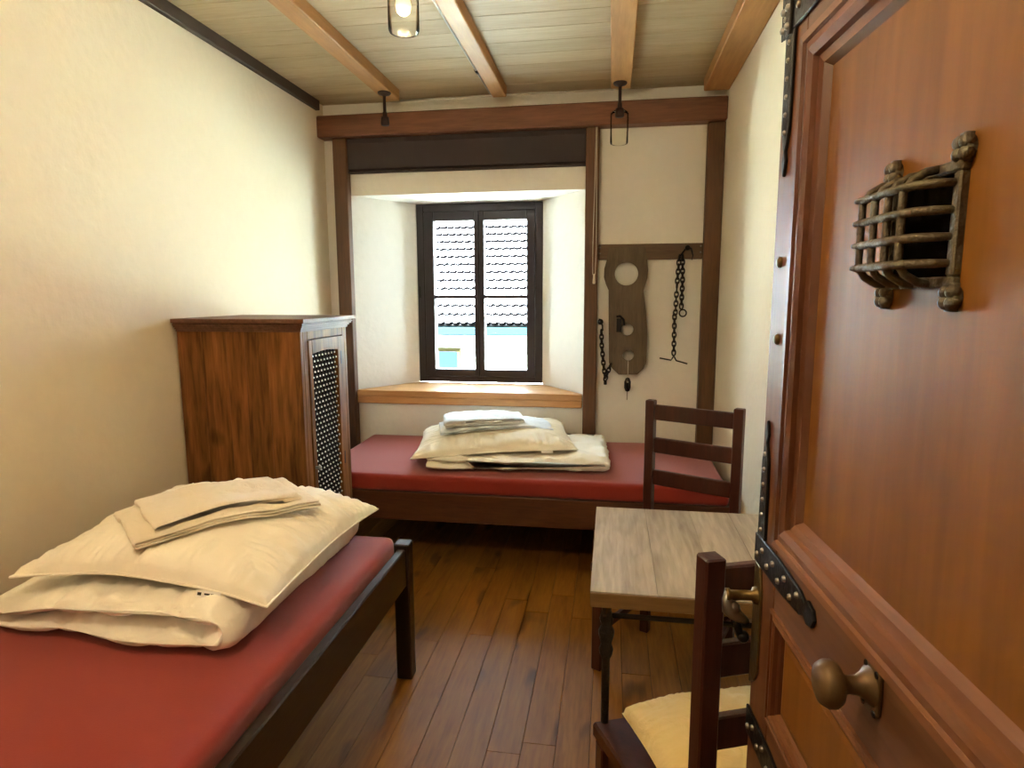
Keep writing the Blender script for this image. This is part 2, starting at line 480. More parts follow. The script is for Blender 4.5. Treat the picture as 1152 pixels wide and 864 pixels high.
# ------------------------------------------------------------------ window
win = thing('window_1', 'dark brown framed window with four panes set in the niche', 'window', (0, 0, 0), kind='structure')
fy0, fy1 = 4.225, 4.295
X0, X1, Z0, Z1 = WXL + .002, WXR - .002, .777, NZ1 - .004
def bars(name, rects, y0, y1, parent, mat, bevel=.003):
    bm = bmesh.new()
    for a, b_, c, d in rects: box(bm, a, b_, y0, y1, c, d)
    return obj(name, bm, mat, parent, bevel=bevel)
bars('outer_frame', [(X0, X0 + .05, Z0, Z1), (X1 - .05, X1, Z0, Z1), (X0 + .05, X1 - .05, Z0, Z0 + .04), (X0 + .05, X1 - .05, Z1 - .05, Z1)], fy0, fy1 + .02, win, MAT['frame'])
XM = -0.893
for (a, b_) in ((X0 + .052, XM - .001), (XM + .001, X1 - .052)):
    zb, zt = Z0 + .042, Z1 - .052
    st = .063 if a < XM - .1 else .032
    gl, gr = (-1.209, -0.927) if a < XM - .1 else (-0.859, -0.567)
    sash = bars('sash', [(a, gl, zb, zt), (gr, b_, zb, zt), (gl, gr, zb, .866), (gl, gr, 1.876, zt)], fy0 - .008, fy1 - .01, win, MAT['frame'])
    bars('glazing_bar', [(gl, gr, 1.355, 1.379)], fy0 + .002, fy1 - .02, sash, MAT['frame'])
    for (c, d) in ((.866, 1.355), (1.379, 1.876)):
        bm = bmesh.new(); box(bm, gl - .004, gr + .004, fy0 + .026, fy0 + .030, c - .004, d + .004)
        obj('pane', bm, MAT['pane'], sash)
bm = bmesh.new()
box(bm, -1.318, -1.306, fy0 - .012, fy0, 1.36, 1.44)
obj('hinge', bm, MAT['iron'], win, bevel=.003)
# ------------------------------------------------------------------ house across the way
hs = thing('neighbour_house', 'cream house with a pale tiled roof seen through the window', 'house', (0, 15, -3.5))
bm = bmesh.new(); box(bm, -16, 8, .5, 9, 0, 4.05)
obj('house_wall', bm, MAT['facade'], hs)
bm = bmesh.new(); box(bm, -16.2, 8.2, -.12, .06, 3.90, 4.10)
obj('gutter', bm, MAT['gutter'], hs, bevel=.03)
bm = bmesh.new()
prism(bm, [(0, 4.15), (10, 14.15), (10, 4.15)], 'x', -16, 8)
obj('roof_deck', bm, MAT['roof'], hs)
# scalloped tile courses
ex, tw = .30, .19
nt_ = int(24 / tw)
bmc = bmesh.new()
for k in range(nt_):
    x0 = -12 + k * tw - 4
    pts = []
    for j in range(7):
        u = j / 6
        pts.append((x0 + .004 + u * (tw - .008), -.06 * math.sin(math.pi * u)))
    lo_ = [bmc.verts.new((p[0], p[1], .118)) for p in pts]
    lob = [bmc.verts.new((p[0], p[1], .0)) for p in pts]
    up = [bmc.verts.new((p[0], ex + .03, .004)) for p in pts]
    for j in range(6):
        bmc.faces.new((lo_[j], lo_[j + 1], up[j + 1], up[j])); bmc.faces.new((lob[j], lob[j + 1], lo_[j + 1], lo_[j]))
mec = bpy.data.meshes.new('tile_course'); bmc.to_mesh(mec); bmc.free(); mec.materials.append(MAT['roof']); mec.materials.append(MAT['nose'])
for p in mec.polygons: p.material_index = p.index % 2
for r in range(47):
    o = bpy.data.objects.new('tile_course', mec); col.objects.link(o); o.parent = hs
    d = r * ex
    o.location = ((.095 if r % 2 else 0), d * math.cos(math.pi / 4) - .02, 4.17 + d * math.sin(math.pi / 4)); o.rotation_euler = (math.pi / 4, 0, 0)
hw = bx('house_window', MAT['hframe'], hs, -4.42, -3.78, .44, .51, 2.98, 3.55)
bx('window_glass', MAT['hwin'], hw, -4.33, -3.86, .42, .445, 3.06, 3.45)
bm = bmesh.new(); box(bm, -40, 40, 4.6, 40, -3.7, -3.5)
tag(obj('outside_ground', bm, MAT['ground']), 'pale ground outside below the window', 'ground', kind='structure')

# ------------------------------------------------------------------ wardrobe
wd = thing('wardrobe', 'short dark wooden wardrobe with a black iron lattice door', 'wardrobe', (-1.4975, 2.55, 0))
ox, oy = -1.4975, 2.55
def WB(name, x0, x1, y0, y1, z0, z1, mat='ward', bev=.002, par=wd):
    return bx(name, MAT[mat], par, x0 - ox, x1 - ox, y0 - oy, y1 - oy, z0, z1, bevel=bev)
wx0, wx1, wy0, wy1, wz1 = -1.770, -1.226, 2.335, 2.775, 1.235
# side panel of glued boards, seen from the bed
bw = [0, .11, .22, .30, .40, .544]
for i in range(5):
    WB('side_board', wx0 + bw[i], wx0 + bw[i + 1] - .0006, wy0, wy0 + .022, .06, wz1, bev=.0008)
WB('far_side', wx0, wx1, wy1 - .022, wy1, .06, wz1)
WB('back_panel', wx0, wx0 + .012, wy0 + .023, wy1 - .023, .06, wz1)
WB('bottom_panel', wx0 + .013, wx1 - .003, wy0 + .023, wy1 - .023, .06, .085)
WB('plinth', wx0 + .01, wx1 - .012, wy0 + .012, wy1 - .012, 0, .0595)
WB('front_stile', wx1 - .028, wx1, wy0 + .0225, wy0 + .058, .086, wz1)
WB('front_stile', wx1 - .028, wx1, wy1 - .045, wy1 - .0225, .086, wz1)
WB('front_rail', wx1 - .028, wx1, wy0 + .059, wy1 - .046, wz1 - .035, wz1)
# stepped cornice
bm = bmesh.new()
for (o_, z0, z1) in ((.006, wz1, wz1 + .010), (.012, wz1 + .010, wz1 + .018), (.020, wz1 + .018, wz1 + .025), (.024, wz1 + .025, wz1 + .032), (.021, wz1 + .032, wz1 + .036), (.034, wz1 + .036, wz1 + .053)):
    box(bm, wx0 - ox, wx1 + o_ - ox, wy0 - o_ - oy, wy1 + o_ - oy, z0, z1)
obj('cornice', bm, MAT['wardtop'], wd, bevel=.0012)
# door
dr = thing('door_leaf', None, None); dr.parent = wd
def WD(name, *b, mat='ward', bev=.002):
    return WB(name, *b, mat=mat, bev=bev, par=dr)
dy0, dy1, dz0, dz1 = wy0 + .061, wy1 - .048, .10, wz1 - .038
dx0, dx1 = wx1 - .020, wx1 + .004
WD('stile', dx0, dx1, dy0, dy0 + .030, dz0, dz1); WD('stile', dx0, dx1, dy1 - .055, dy1, dz0, dz1)
WD('rail', dx0, dx1, dy0 + .0305, dy1 - .0555, dz0, dz0 + .06)
bm = bmesh.new()
pts = [(dy0 + .0305, dz1), (dy1 - .0555, dz1)]
for k in range(9):
    u = k / 8
    pts.append((dy1 - .0555 + (dy0 + .0305 - dy1 + .0555) * u, dz1 - .050 - .008 * abs(2 * u - 1) ** 1.6))
prism(bm, [(p[0] - oy, p[1]) for p in pts], 'x', dx0 - ox, dx1 - ox)
obj('rail', bm, MAT['ward'], dr)
WD('mortise_plug', dx1 - .002, dx1 + .0006, dy1 - .030, dy1 - .022, 1.07, 1.13, mat='iron', bev=0)
WD('mortise_plug', dx1 - .002, dx1 + .0006, dy1 - .030, dy1 - .022, .60, .66, mat='iron', bev=0)
ly0, ly1, lz0, lz1 = dy0 + .0305, dy1 - .0555, dz0 + .06, dz1 - .050
bmL = bmesh.new(); bmS = bmesh.new()
pit = .030
import itertools
wdt, hgt = ly1 - ly0, lz1 - lz0
def clip(c, s):
    # line  z - lz0 = s*(y-ly0) * 1.6 + c  clipped to the opening
    P = []
    k_ = 1.5 * s
    for yy in (0, wdt):
        zz = k_ * yy + c
        if 0 <= zz <= hgt: P.append((yy, zz))
    for zz in (0, hgt):
        yy = (zz - c) / k_
        if 0 < yy < wdt: P.append((yy, zz))
    return sorted(P)[:2] if len(P) >= 2 else None
step = pit * 1.5
for s_ in (1, -1):
    c = -1.5 * wdt if s_ > 0 else 0
    c = math.floor(c / step) * step
    while c < hgt + 1.5 * wdt:
        P = clip(c, s_)
        if P:
            (a, b_), (e, f) = P
            if math.hypot(e - a, f - b_) > .01:
                tube(bmL, [(dx0 + .008 - ox + .002 * s_, ly0 - oy + a, lz0 + b_), (dx0 + .008 - ox + .002 * s_, ly0 - oy + e, lz0 + f)], .0028, 5)
        c += step
# studs where the bars cross
for i in range(60):
    for j in range(-30, 60):
        c1, c2 = i * step - 20 * step, j * step
        yy = (c2 - c1) / 3.0; zz = 1.5 * yy + c1
        if .004 < yy < wdt - .004 and .004 < zz < hgt - .004:
            lathe(bmS, [(.0052, 0), (.0040, .003), (0, .0045)], (dx0 + .015 - ox, ly0 - oy + yy, lz0 + zz), (1, 0, 0), 6, close=False)
tag(obj('lattice', bmL, MAT['lat'], dr), 'black iron lattice with pale studs', kind='stuff')
tag(obj('stud', bmS, MAT['stud'], dr, smooth=True), kind='stuff')
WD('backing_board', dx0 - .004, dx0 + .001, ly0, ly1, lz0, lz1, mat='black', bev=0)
bm = bmesh.new(); tube(bm, [(dx1 - ox, dy0 + .012 - oy, .66), (dx1 + .012 - ox, dy0 + .012 - oy, .66)], .006, 8); ball(bm, (dx1 + .016 - ox, dy0 + .012 - oy, .66), .010)
obj('door_knob', bm, MAT['steel'], dr, smooth=True)

# ------------------------------------------------------------------ soft goods
def soft_box(name, mat, parent, x0, x1, y0, y1, z0, z1, r=.03, dome=.0, seed=1, nz=.004, n=34):
    """mattress: rounded box with light unevenness"""
    bm = bmesh.new()
    box(bm, x0, x1, y0, y1, z0, z1)
    bmesh.ops.recalc_face_normals(bm, faces=bm.faces)
    bmesh.ops.bevel(bm, geom=list(bm.edges), offset=r, segments=4, affect='EDGES', profile=.55)
    long_e = [e for e in bm.edges if e.calc_length() > .2]
    for _ in range(4):
        long_e = [e for e in bm.edges if e.calc_length() > .1]
        if not long_e: break
        bmesh.ops.subdivide_edges(bm, edges=long_e, cuts=1, use_grid_fill=True)
    for v in bm.verts:
        if v.co.z > z0 + .3 * (z1 - z0):
            k = fbm(v.co, 2.2, seed, 2)
            v.co.z += nz * k
        if abs(v.co.x - x0) < .01 or abs(v.co.x - x1) < .01 or abs(v.co.y - y0) < .01 or abs(v.co.y - y1) < .01:
            kk = fbm(v.co, 5, seed + 3, 2) * nz * .8
            cx, cy = (x0 + x1) / 2, (y0 + y1) / 2
            v.co.x += kk * (1 if v.co.x > cx else -1); v.co.y += kk * (1 if v.co.y > cy else -1)
    return obj(name, bm, mat, parent, smooth=True)

def pillow_mesh(a, b, T, B, seed, pinch=.07, wr=.010, nu=110, nv=110, sag=None, ex=.42):
    bm = bmesh.new()
    top, bot = {}, {}
    for i in range(nu + 1):
        for j in range(nv + 1):
            u = -1 + 2 * i / nu; v = -1 + 2 * j / nv
            x = a * u * (1 - pinch * (1 - v * v) * abs(u) ** 3); y = b * v * (1 - pinch * (1 - u * u) * abs(v) ** 3)
            e = max(0.0, (1 - u * u) * (1 - v * v)); h = e ** ex
            edge = max(abs(u), abs(v))
            # gathers running in from the seams, fading towards the middle
            g = 0.0
            if edge > .45:
                f = ((edge - .45) / .55) ** 1.3 * (1 - edge ** 8)
                t = v if abs(u) > abs(v) else u
                g = wr * f * (math.sin(t * 70 + 9 * noise.noise(Vector((t * 4, seed, u * 1.5 + v)))) * .30 * max(.15, .6 + 1.2 * noise.noise(Vector((t * 2.1 + seed, u, v)))) + .8 * fbm((x * (1 if abs(u) > abs(v) else 2.4), y * (2.4 if abs(u) > abs(v) else 1), 0), 9, seed, 2))
            lump = .16 * fbm((x, y, .3), 4.5, seed + 2, 3)
            z = T * h * (1 + lump) + g
            zb = -B * h * (1 + .5 * lump)
            off = sag(x, y) if sag else 0.0
            rim = .004 * fbm((x, y, 0), 9, seed + 9, 2)
            top[i, j] = bm.verts.new((x, y, z + off + rim))
            if 0 < i < nu and 0 < j < nv: bot[i, j] = bm.verts.new((x, y, zb + off + rim))
            else: bot[i, j] = top[i, j]
    for i in range(nu):
        for j in range(nv):
            bm.faces.new((top[i, j], top[i + 1, j], top[i + 1, j + 1], top[i, j + 1]))
            q = [bot[i, j], bot[i, j + 1], bot[i + 1, j + 1], bot[i + 1, j]]
            if len(set(q)) == 4 and not all(w in top.values() for w in ()):
                try: bm.faces.new(q)
                except ValueError: pass
    return bm

def seam(a, b, sag, pinch, r, n=40):
    """piping path round the pillow"""
    pts = []
    for (u0, v0, u1, v1) in ((-1, -1, 1, -1), (1, -1, 1, 1), (1, 1, -1, 1), (-1, 1, -1, -1)):
        for k in range(n):
            t = k / n; u = u0 + (u1 - u0) * t; v = v0 + (v1 - v0) * t
            x = a * u * (1 - pinch * (1 - v * v) * abs(u) ** 3); y = b * v * (1 - pinch * (1 - u * u) * abs(v) ** 3)
            pts.append((x, y, sag(x, y) if sag else 0))
    pts.append(pts[0])
    bm = bmesh.new(); tube(bm, pts, r, 6, cap=False)
    return bm

def hairpin(L, gap, t, y0, y1, seed, layers=2, nz=.01, ns=26, ny=60, nc=8, ends=3.0, wob=.02, skew=0.0, wrf=7.0, crease=0.0):
    """folded quilt: a thick strip folded back on itself, the fold at +x; swept along y with rounded ends"""
    # centre line
    pts = []
    zc = t
    x_left, x_right = -L / 2, L / 2 - gap / 2
    dirn = 1
    for l in range(layers):
        za = t + l * gap
        rng = range(ns + 1)
        xs = [x_left + (x_right - x_left) * k / ns for k in rng]
        if dirn < 0: xs = xs[::-1]
        for xx in xs: pts.append(Vector((xx, 0, za)))
        if l < layers - 1:
            xe = xs[-1]; sg = dirn
            for k in range(1, 8):
                an = -math.pi / 2 + math.pi * k / 8
                pts.append(Vector((xe + sg * math.cos(an) * gap / 2, 0, za + gap / 2 + math.sin(an) * gap / 2)))
        dirn = -dirn
    n = len(pts)
    loop = []
    # closed outline made of + side then - side with round tips
    tang = [(pts[min(i + 1, n - 1)] - pts[max(i - 1, 0)]).normalized() for i in range(n)]
    nor = [Vector((-q.z, 0, q.x)) for q in tang]
    out = []
    for i in range(n): out.append((i, 1.0, 0.0))
    for k in range(1, 5):
        an = math.pi * k / 5; out.append((n - 1, math.cos(an), math.sin(an)))
    for i in range(n - 1, -1, -1): out.append((i, -1.0, 0.0))
    for k in range(1, 5):
        an = math.pi * k / 5; out.append((0, -math.cos(an), -math.sin(an)))
    bm = bmesh.new(); rows = []
    for m in range(ny + 1):
        et = -1 + 2 * m / ny
        et = math.copysign(1 - (1 - abs(et)) ** 1.6, et)
        e = max(.02, (1 - abs(et) ** ends)) ** (1 / 2.0)
        yy = (y0 + y1) / 2 + (y1 - y0) / 2 * et
        row = []
        for (i, sN, sT) in out:
            p = pts[i]
            th = t * e
            q = p + nor[i] * th * sN + tang[i] * th * sT
            w = Vector((q.x + skew * et, yy + wob * fbm((p.x, p.z * 3, 0), 3.1, seed + (5 if et > 0 else 0), 2) * abs(et) ** 2, q.z))
            d = nz * fbm((w.x, w.y, w.z * 2.5), wrf, seed, 4)
            if crease:
                rid = 1 - abs(noise.noise(Vector((w.x * 7 + seed, w.y * 2.2, w.z * 6)))) * 3.2
                rid2 = 1 - abs(noise.noise(Vector((w.x * 13, w.y * 9 + seed, w.z * 9)))) * 4.0
                edge_w = .35 + .65 * abs(et) ** 3
                d -= crease * edge_w * (max(0, rid) ** 2 + .5 * max(0, rid2) ** 2)
            base_fade = min(1.0, max(.0, (q.z) / (t * 1.2)))
            w += nor[i] * sN * d * base_fade * min(1, e * 1.6)
            w.z = max(w.z, .001)
            row.append(bm.verts.new(w))
        rows.append(row)
    k = len(out)
    for m in range(ny):
        for i in range(k):
            bm.faces.new((rows[m][i], rows[m][(i + 1) % k], rows[m + 1][(i + 1) % k], rows[m + 1][i]))
    bm.faces.new(rows[0]); bm.faces.new(rows[-1][::-1])
    return bm

# ------------------------------------------------------------------ near bed
nb = thing('single_bed', 'low dark bed with red sheet in the foreground by the left wall', 'bed', (-1.18, 1.03, 0), group='beds')
bx_, by_ = -1.18, 1.03
def NB(name, x0, x1, y0, y1, z0, z1, mat='bed', bev=.004):
    return bx(name, MAT[mat], nb, x0 - bx_, x1 - bx_, y0 - by_, y1 - by_, z0, z1, bevel=bev)
NB('side_rail', -.728, -.698, .085, 2.005, .360, .497); NB('side_rail', -1.668, -1.638, .085, 2.005, .360, .497)
NB('end_rail', -1.62, -.75, 2.015, 2.045, .360, .470); NB('end_rail', -1.62, -.75, .035, .065, .360, .470)
for (lx, ly) in ((-.745, 2.006), (-1.672, 2.006), (-.745, .030), (-1.672, .030)):
    NB('leg', lx, lx + .056, ly, ly + .054, 0, .512)
NB('slat_base', -1.637, -.729, .068, 2.012, .400, .420)
mt = soft_box('mattress', MAT['red'], nb, -1.632 - bx_, -.733 - bx_, .07 - by_, 2.004 - by_, .4205, .545, r=.028, seed=2, nz=.006)

dv = thing('folded_duvet', 'thick cream duvet folded under the large pillow on the foreground bed', 'duvet', (-1.195, 1.63, .549), 0, group='folded duvets')
bmq = hairpin(.66, .062, .034, -.410, .395, 3, nz=.020, wob=.07, ends=9, wrf=4.5, crease=.024, ny=110, ns=60)
for v in bmq.verts:      # the quilt flattens out towards the wall
    k = min(1.0, max(0.0, (-v.co.x - .08) / .24)); v.co.z *= 1 - .42 * k * k * (3 - 2 * k)
obj('quilt', bmq, MAT['duvet'], dv, smooth=True)
def sagn(x, y):
    return -.009 * (x / .35) - .027 * (x / .35) ** 2 + .008 * fbm((x, y, 0), 2.5, 4, 2)
pl = thing('pillow', 'large cream pillow under the beige linen on the foreground bed', 'pillow', (-1.125, 1.605, .700), math.radians(-1), group='large pillows')
A_, B_ = .352, .338
obj('pillow_case', pillow_mesh(A_, B_, .092, .020, 5, pinch=.06, wr=.032, sag=sagn, ex=.38), MAT['cream'], pl, smooth=True)
obj('piping', seam(A_, B_, sagn, .06, .0035), MAT['cream'], pl, smooth=True)
# white care tag with dark print
tgx, tgy = A_ * .62, -B_ * .985 * .985
bm = bmesh.new(); box(bm, -.032, .032, -.001, .001, -.016, 0)
ct = obj('care_tag', bm, MAT['paper'], pl, loc=(tgx - .02, -B_ * .955 - .006, sagn(tgx, -B_) + .002)); ct.rotation_euler = (-.45, .03, 0)
tag(ct, 'white care tag with dark print')
bm = bmesh.new()
box(bm, -.028, -.018, -.0014, -.001, -.012, -.005); box(bm, -.010, .004, -.0014, -.001, -.010, -.006); box(bm, .007, .016, -.0014, -.001, -.010, -.006)
obj('print', bm, MAT['print'], ct)

ln_ = thing('folded_linen', 'beige folded bed linen lying on the large foreground pillow', 'linen', (-1.100, 1.575, .783), math.radians(50), group='folded bed linen')
def linen_mesh(L, Wd, seed, layers, t, gap, sag):
    bm = hairpin(L, gap, t, -Wd / 2, Wd / 2, seed, layers=layers, nz=.008, ends=10, wob=.025, wrf=9, ny=44)
    for v in bm.verts: v.co.z += sag(v.co.x, v.co.y)
    return bm
sl = lambda x, y: -.22 * (x * x) - .22 * y * y + .012 * fbm((x, y, 0), 6, 8, 2)
obj('lower_sheet', linen_mesh(.47, .30, 4, 3, .0035, .0072, sl), MAT['linen'], ln_, smooth=True)
bm = linen_mesh(.37, .235, 9, 3, .0038, .0078, sl)
for v in bm.verts: v.co.z += .0150; v.co.x += .0; v.co.y += .005
obj('upper_sheet', bm, MAT['linen'], ln_, smooth=True)

# ------------------------------------------------------------------ far bed
fb = thing('single_bed', 'low wooden bed with red sheet standing under the window', 'bed', (-.475, 3.35, 0), group='beds')
fx, fy = -.475, 3.35
def FB(name, x0, x1, y0, y1, z0, z1, mat='bedx', bev=.004):
    return bx(name, MAT[mat], fb, x0 - fx, x1 - fx, y0 - fy, y1 - fy, z0, z1, bevel=bev)
FB('side_rail', -1.50, .56, 2.888, 2.916, .263, .408); FB('side_rail', -1.50, .56, 3.722, 3.750, .263, .408)
FB('end_rail', -1.536, -1.506, 2.95, 3.69, .263, .408); FB('end_rail', .564, .592, 2.95, 3.69, .263, .408)
for (lx, ly) in ((-1.545, 2.893), (.545, 2.917), (-1.545, 3.695), (.545, 3.667)):
    FB('leg', lx, lx + .045, ly, ly + .055, 0, .262)
FB('slat_base', -1.50, .56, 2.917, 3.721, .34, .36)
soft_box('mattress', MAT['red'], fb, -1.500 - fx, .553 - fx, 2.884 - fy, 3.752 - fy, .4085, .497, r=.024, seed=7, nz=.005)

dv2 = thing('folded_duvet', 'cream duvet lying flat under the pillow on the window bed', 'duvet', (-.47, 3.315, .499), math.radians(2), group='folded duvets')
obj('quilt', hairpin(.90, .036, .020, -.320, .33, 12, nz=.018, wob=.06, ends=7, wrf=7, crease=.018, ny=90, ns=60), MAT['duvet'], dv2, smooth=True)
pl2 = thing('pillow', 'cream pillow under pale folded linen on the window bed', 'pillow', (-.635, 3.355, .585), math.radians(11), group='large pillows')
sag2 = lambda x, y: .012 * (x / .4) + .006 * fbm((x, y, 0), 2.5, 14, 2) - .012 * (1 if x < 0 else 0) * (x / .4) ** 2
obj('pillow_case', pillow_mesh(.425, .315, .095, .012, 15, pinch=.05, wr=.030, sag=sag2, ex=.38), MAT['cream'], pl2, smooth=True)
obj('piping', seam(.425, .315, sag2, .05, .0035), MAT['cream'], pl2, smooth=True)
bm = bmesh.new(); box(bm, -.03, .03, -.001, .001, -.014, 0)
ct = obj('care_tag', bm, MAT['paper'], pl2, loc=(.27, -.306, .006)); ct.rotation_euler = (-.5, 0, 0)
ln2 = thing('folded_linen', 'pale bluish folded linen lying on the window bed pillow', 'linen', (-.625, 3.335, .680), math.radians(17), group='folded bed linen')
sl2 = lambda x, y: -.26 * (x * x) - .3 * y * y + .008 * fbm((x, y, 0), 7, 18, 2)
obj('lower_sheet', linen_mesh(.60, .31, 24, 2, .0045, .009, sl2), MAT['blue'], ln2, smooth=True)
bm = linen_mesh(.42, .25, 29, 3, .0055, .0112, sl2)
for v in bm.verts: v.co.z += .0185; v.co.x -= .06; v.co.y += .01
obj('upper_sheet', bm, MAT['blue'], ln2, smooth=True)

# ------------------------------------------------------------------ table
tb = thing('small_table', 'small table with pale worn plank top and black iron legs', 'table', (.26, 1.548, 0))
tx, ty = .26, 1.548
tw_ = [-.034, .108, .235, .345, .455, .560]
for i in range(5):
    bx('plank', MAT['table'], tb, tw_[i] - tx + .0005, tw_[i + 1] - tx - .0005, 1.276 - ty, 1.823 - ty, .716, .750)
bx('front_lipping', MAT['tedge'], tb, -.034 - tx, .560 - tx, 1.2715 - ty, 1.2755 - ty, .716, .7485, bevel=.0015)
def table_leg(lx, ly):
    bm = bmesh.new()
    lathe(bm, [(.013, 0), (.010, .012), (.009, .03), (.009, .575), (.014, .585), (.016, .598), (.012, .612), (.017, .630), (.018, .642), (.012, .655), (.016, .670), (.012, .684), (.010, .690), (.014, .715)], (lx - tx, ly - ty, 0), n=12)
    return smooth_angle(obj('leg', bm, MAT['wrought'], tb))
for lx in (.002, .524):
    for ly in (1.315, 1.785): table_leg(lx, ly)
for a, b_ in (((.002, 1.315), (.524, 1.315)), ((.002, 1.785), (.524, 1.785)), ((.002, 1.315), (.002, 1.785)), ((.524, 1.315), (.524, 1.785))):
    bm = bmesh.new(); tube(bm, [(a[0] - tx, a[1] - ty, .678), (b_[0] - tx, b_[1] - ty, .678)], .006, 8)
    obj('stretcher', bm, MAT['wrought'], tb, smooth=True)

# ------------------------------------------------------------------ chairs
def make_chair(label, loc, rz):
    t = thing('ladder_back_chair', label, 'chair', loc, rz, 'ladder-back chairs')
    h, p = .1875, .035
    for s in (-1, 1):
        xa, xb = (s * h, s * (h - p)) if s < 0 else (s * (h - p), s * h)
        bx('back_post', MAT['chair'], t, xa, xb, 0, p, 0, .97, bevel=.003)
    for z in (.893, .762, .632):
        bx('back_rail', MAT['chair'], t, -(h - p), h - p, .007, .025, z, z + .060, bevel=.003)
    # seat, wider to the front
    bm = bmesh.new()
    prism(bm, [(-.190, .036), (.190, .036), (.228, .395), (-.228, .395)], 'z', .385, .42)
    obj('seat', bm, MAT['chair'], t, bevel=.005)
    for s in (-1, 1):
        a = s * .205
        bx('front_leg', MAT['chair'], t, a - .019, a + .019, .345, .383, 0, .3845, bevel=.003)
        bm = bmesh.new(); prism(bm, [(s * .168, .036), (s * .183, .036), (s * .208, .344), (s * .193, .344)], 'z', .330, .3845)
        obj('apron', bm, MAT['chair'], t)
        bm = bmesh.new(); prism(bm, [(s * .168, .036), (s * .180, .036), (s * .205, .344), (s * .193, .344)], 'z', .14, .17)
        obj('stretcher', bm, MAT['chair'], t)
    bx('apron', MAT['chair'], t, -.185, .185, .362, .378, .330, .3845)
    return t
ch1 = make_chair('dark ladder-back chair in front of the door with a cream cushion on its seat', (.3286, 1.025, 0), math.radians(21))
ch2 = make_chair('dark ladder-back chair between the table and the window bed', (.3205, 2.418, 0), math.radians(153.4))
# bolt on the far chair
cu = thing('seat_cushion', 'puffy cream cushion lying on the chair beside the open door', 'cushion', (.262, 1.215, .4215), math.radians(21))
def cush(x, y): return 0.034
bm = pillow_mesh(.175, .165, .062, .030, 33, pinch=.02, wr=.012, nu=56, nv=56, sag=lambda x, y: .032, ex=.26)
obj('cover', bm, MAT['cushion'], cu, smooth=True)

# ------------------------------------------------------------------ door
a_ = math.atan(58 / F_PX) - YAW
DE = (0.2185, 0.92)
door = thing('door_1', 'open orange-brown panelled door with iron straps and a barred peephole', 'door', (DE[0], DE[1], 0), math.atan2(-math.cos(a_), -math.sin(a_)), kind='structure')
DW, DH, DT = .86, 1.87, .045
def D(name, x0, x1, y0, y1, z0, z1, mat, bev=.002, par=door):
    return bx(name, MAT[mat], par, x0, x1, y0, y1, z0, z1, bevel=bev)
zr = 0.012
D('stile', 0, .078, 0, DT, zr, DH, 'doorf'); D('stile', DW - .078, DW, 0, DT, zr, DH, 'doorf')
D('top_rail', .0785, DW - .0785, 0, DT, 1.682, DH, 'doorr')
D('lock_rail', .0785, DW - .0785, 0, DT, .955, 1.050, 'doorr')
D('lower_rail', .0785, DW - .0785, 0, DT, .690, .795, 'doorr')
D('bottom_rail', .0785, DW - .0785, 0, DT, zr, .17, 'doorr')
def raised(name, x0, x1, z0, z1, ins, mat='door', face=.006):
    bm = bmesh.new()
    o4 = [(x0, .016, z0), (x1, .016, z0), (x1, .016, z1), (x0, .016, z1)]
    i4 = [(x0 + ins, face, z0 + ins), (x1 - ins, face, z0 + ins), (x1 - ins, face, z1 - ins), (x0 + ins, face, z1 - ins)]
    b4 = [(p[0], .032, p[2]) for p in o4]
    O, I, B = [[bm.verts.new(p) for p in q] for q in (o4, i4, b4)]
    bm.faces.new(I); bm.faces.new(B[::-1])
    for k in range(4):
        k2 = (k + 1) % 4
        bm.faces.new((O[k], O[k2], I[k2], I[k])); bm.faces.new((B[k], B[k2], O[k2], O[k]))
    return obj(name, bm, MAT[mat], door)
raised('upper_panel', .0785, DW - .0785, 1.0505, 1.6815, .072, face=.0128)
raised('middle_panel', .0785, DW - .0785, .7955, .9545, .035)
raised('lower_panel', .0785, DW - .0785, .1705, .6895, .035)
# stepped mouldings round the panels, mitred
def mould(x0, x1, z0, z1, w, depth, names=('moulding',)):
    prof = [(0, .0), (.0, -depth), (w * .18, -depth), (w * .22, -depth * .45), (w * .42, -depth * .75), (w * .62, -depth * .3), (w * .66, .004), (w * .86, .006), (w, .015)]
    cs = [(x0, z0, 1, 1), (x1, z0, -1, 1), (x1, z1, -1, -1), (x0, z1, 1, -1)]
    for k in range(4):
        c0, c1 = cs[k], cs[(k + 1) % 4]
        bm = bmesh.new()
        r0 = [bm.verts.new((c0[0] + c0[2] * p[0], p[1], c0[1] + c0[3] * p[0])) for p in prof]
        r1 = [bm.verts.new((c1[0] + c1[2] * p[0], p[1], c1[1] + c1[3] * p[0])) for p in prof]
        # back edge closes the strip
        e0 = bm.verts.new((c0[0], .016, c0[1])); e1 = bm.verts.new((c1[0], .016, c1[1]))
        e0b = bm.verts.new((c0[0] + c0[2] * w, .016, c0[1] + c0[3] * w)); e1b = bm.verts.new((c1[0] + c1[2] * w, .016, c1[1] + c1[3] * w))
        R0 = [e0] + r0 + [e0b]; R1 = [e1] + r1 + [e1b]
        for i in range(len(R0)):
            j = (i + 1) % len(R0)
            bm.faces.new((R0[i], R0[j], R1[j], R1[i]))
        bm.faces.new(R0[::-1]); bm.faces.new(R1)
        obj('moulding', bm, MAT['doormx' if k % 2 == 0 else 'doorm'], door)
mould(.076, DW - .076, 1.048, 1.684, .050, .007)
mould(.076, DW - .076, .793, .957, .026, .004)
mould(.076, DW - .076, .168, .692, .040, .006)
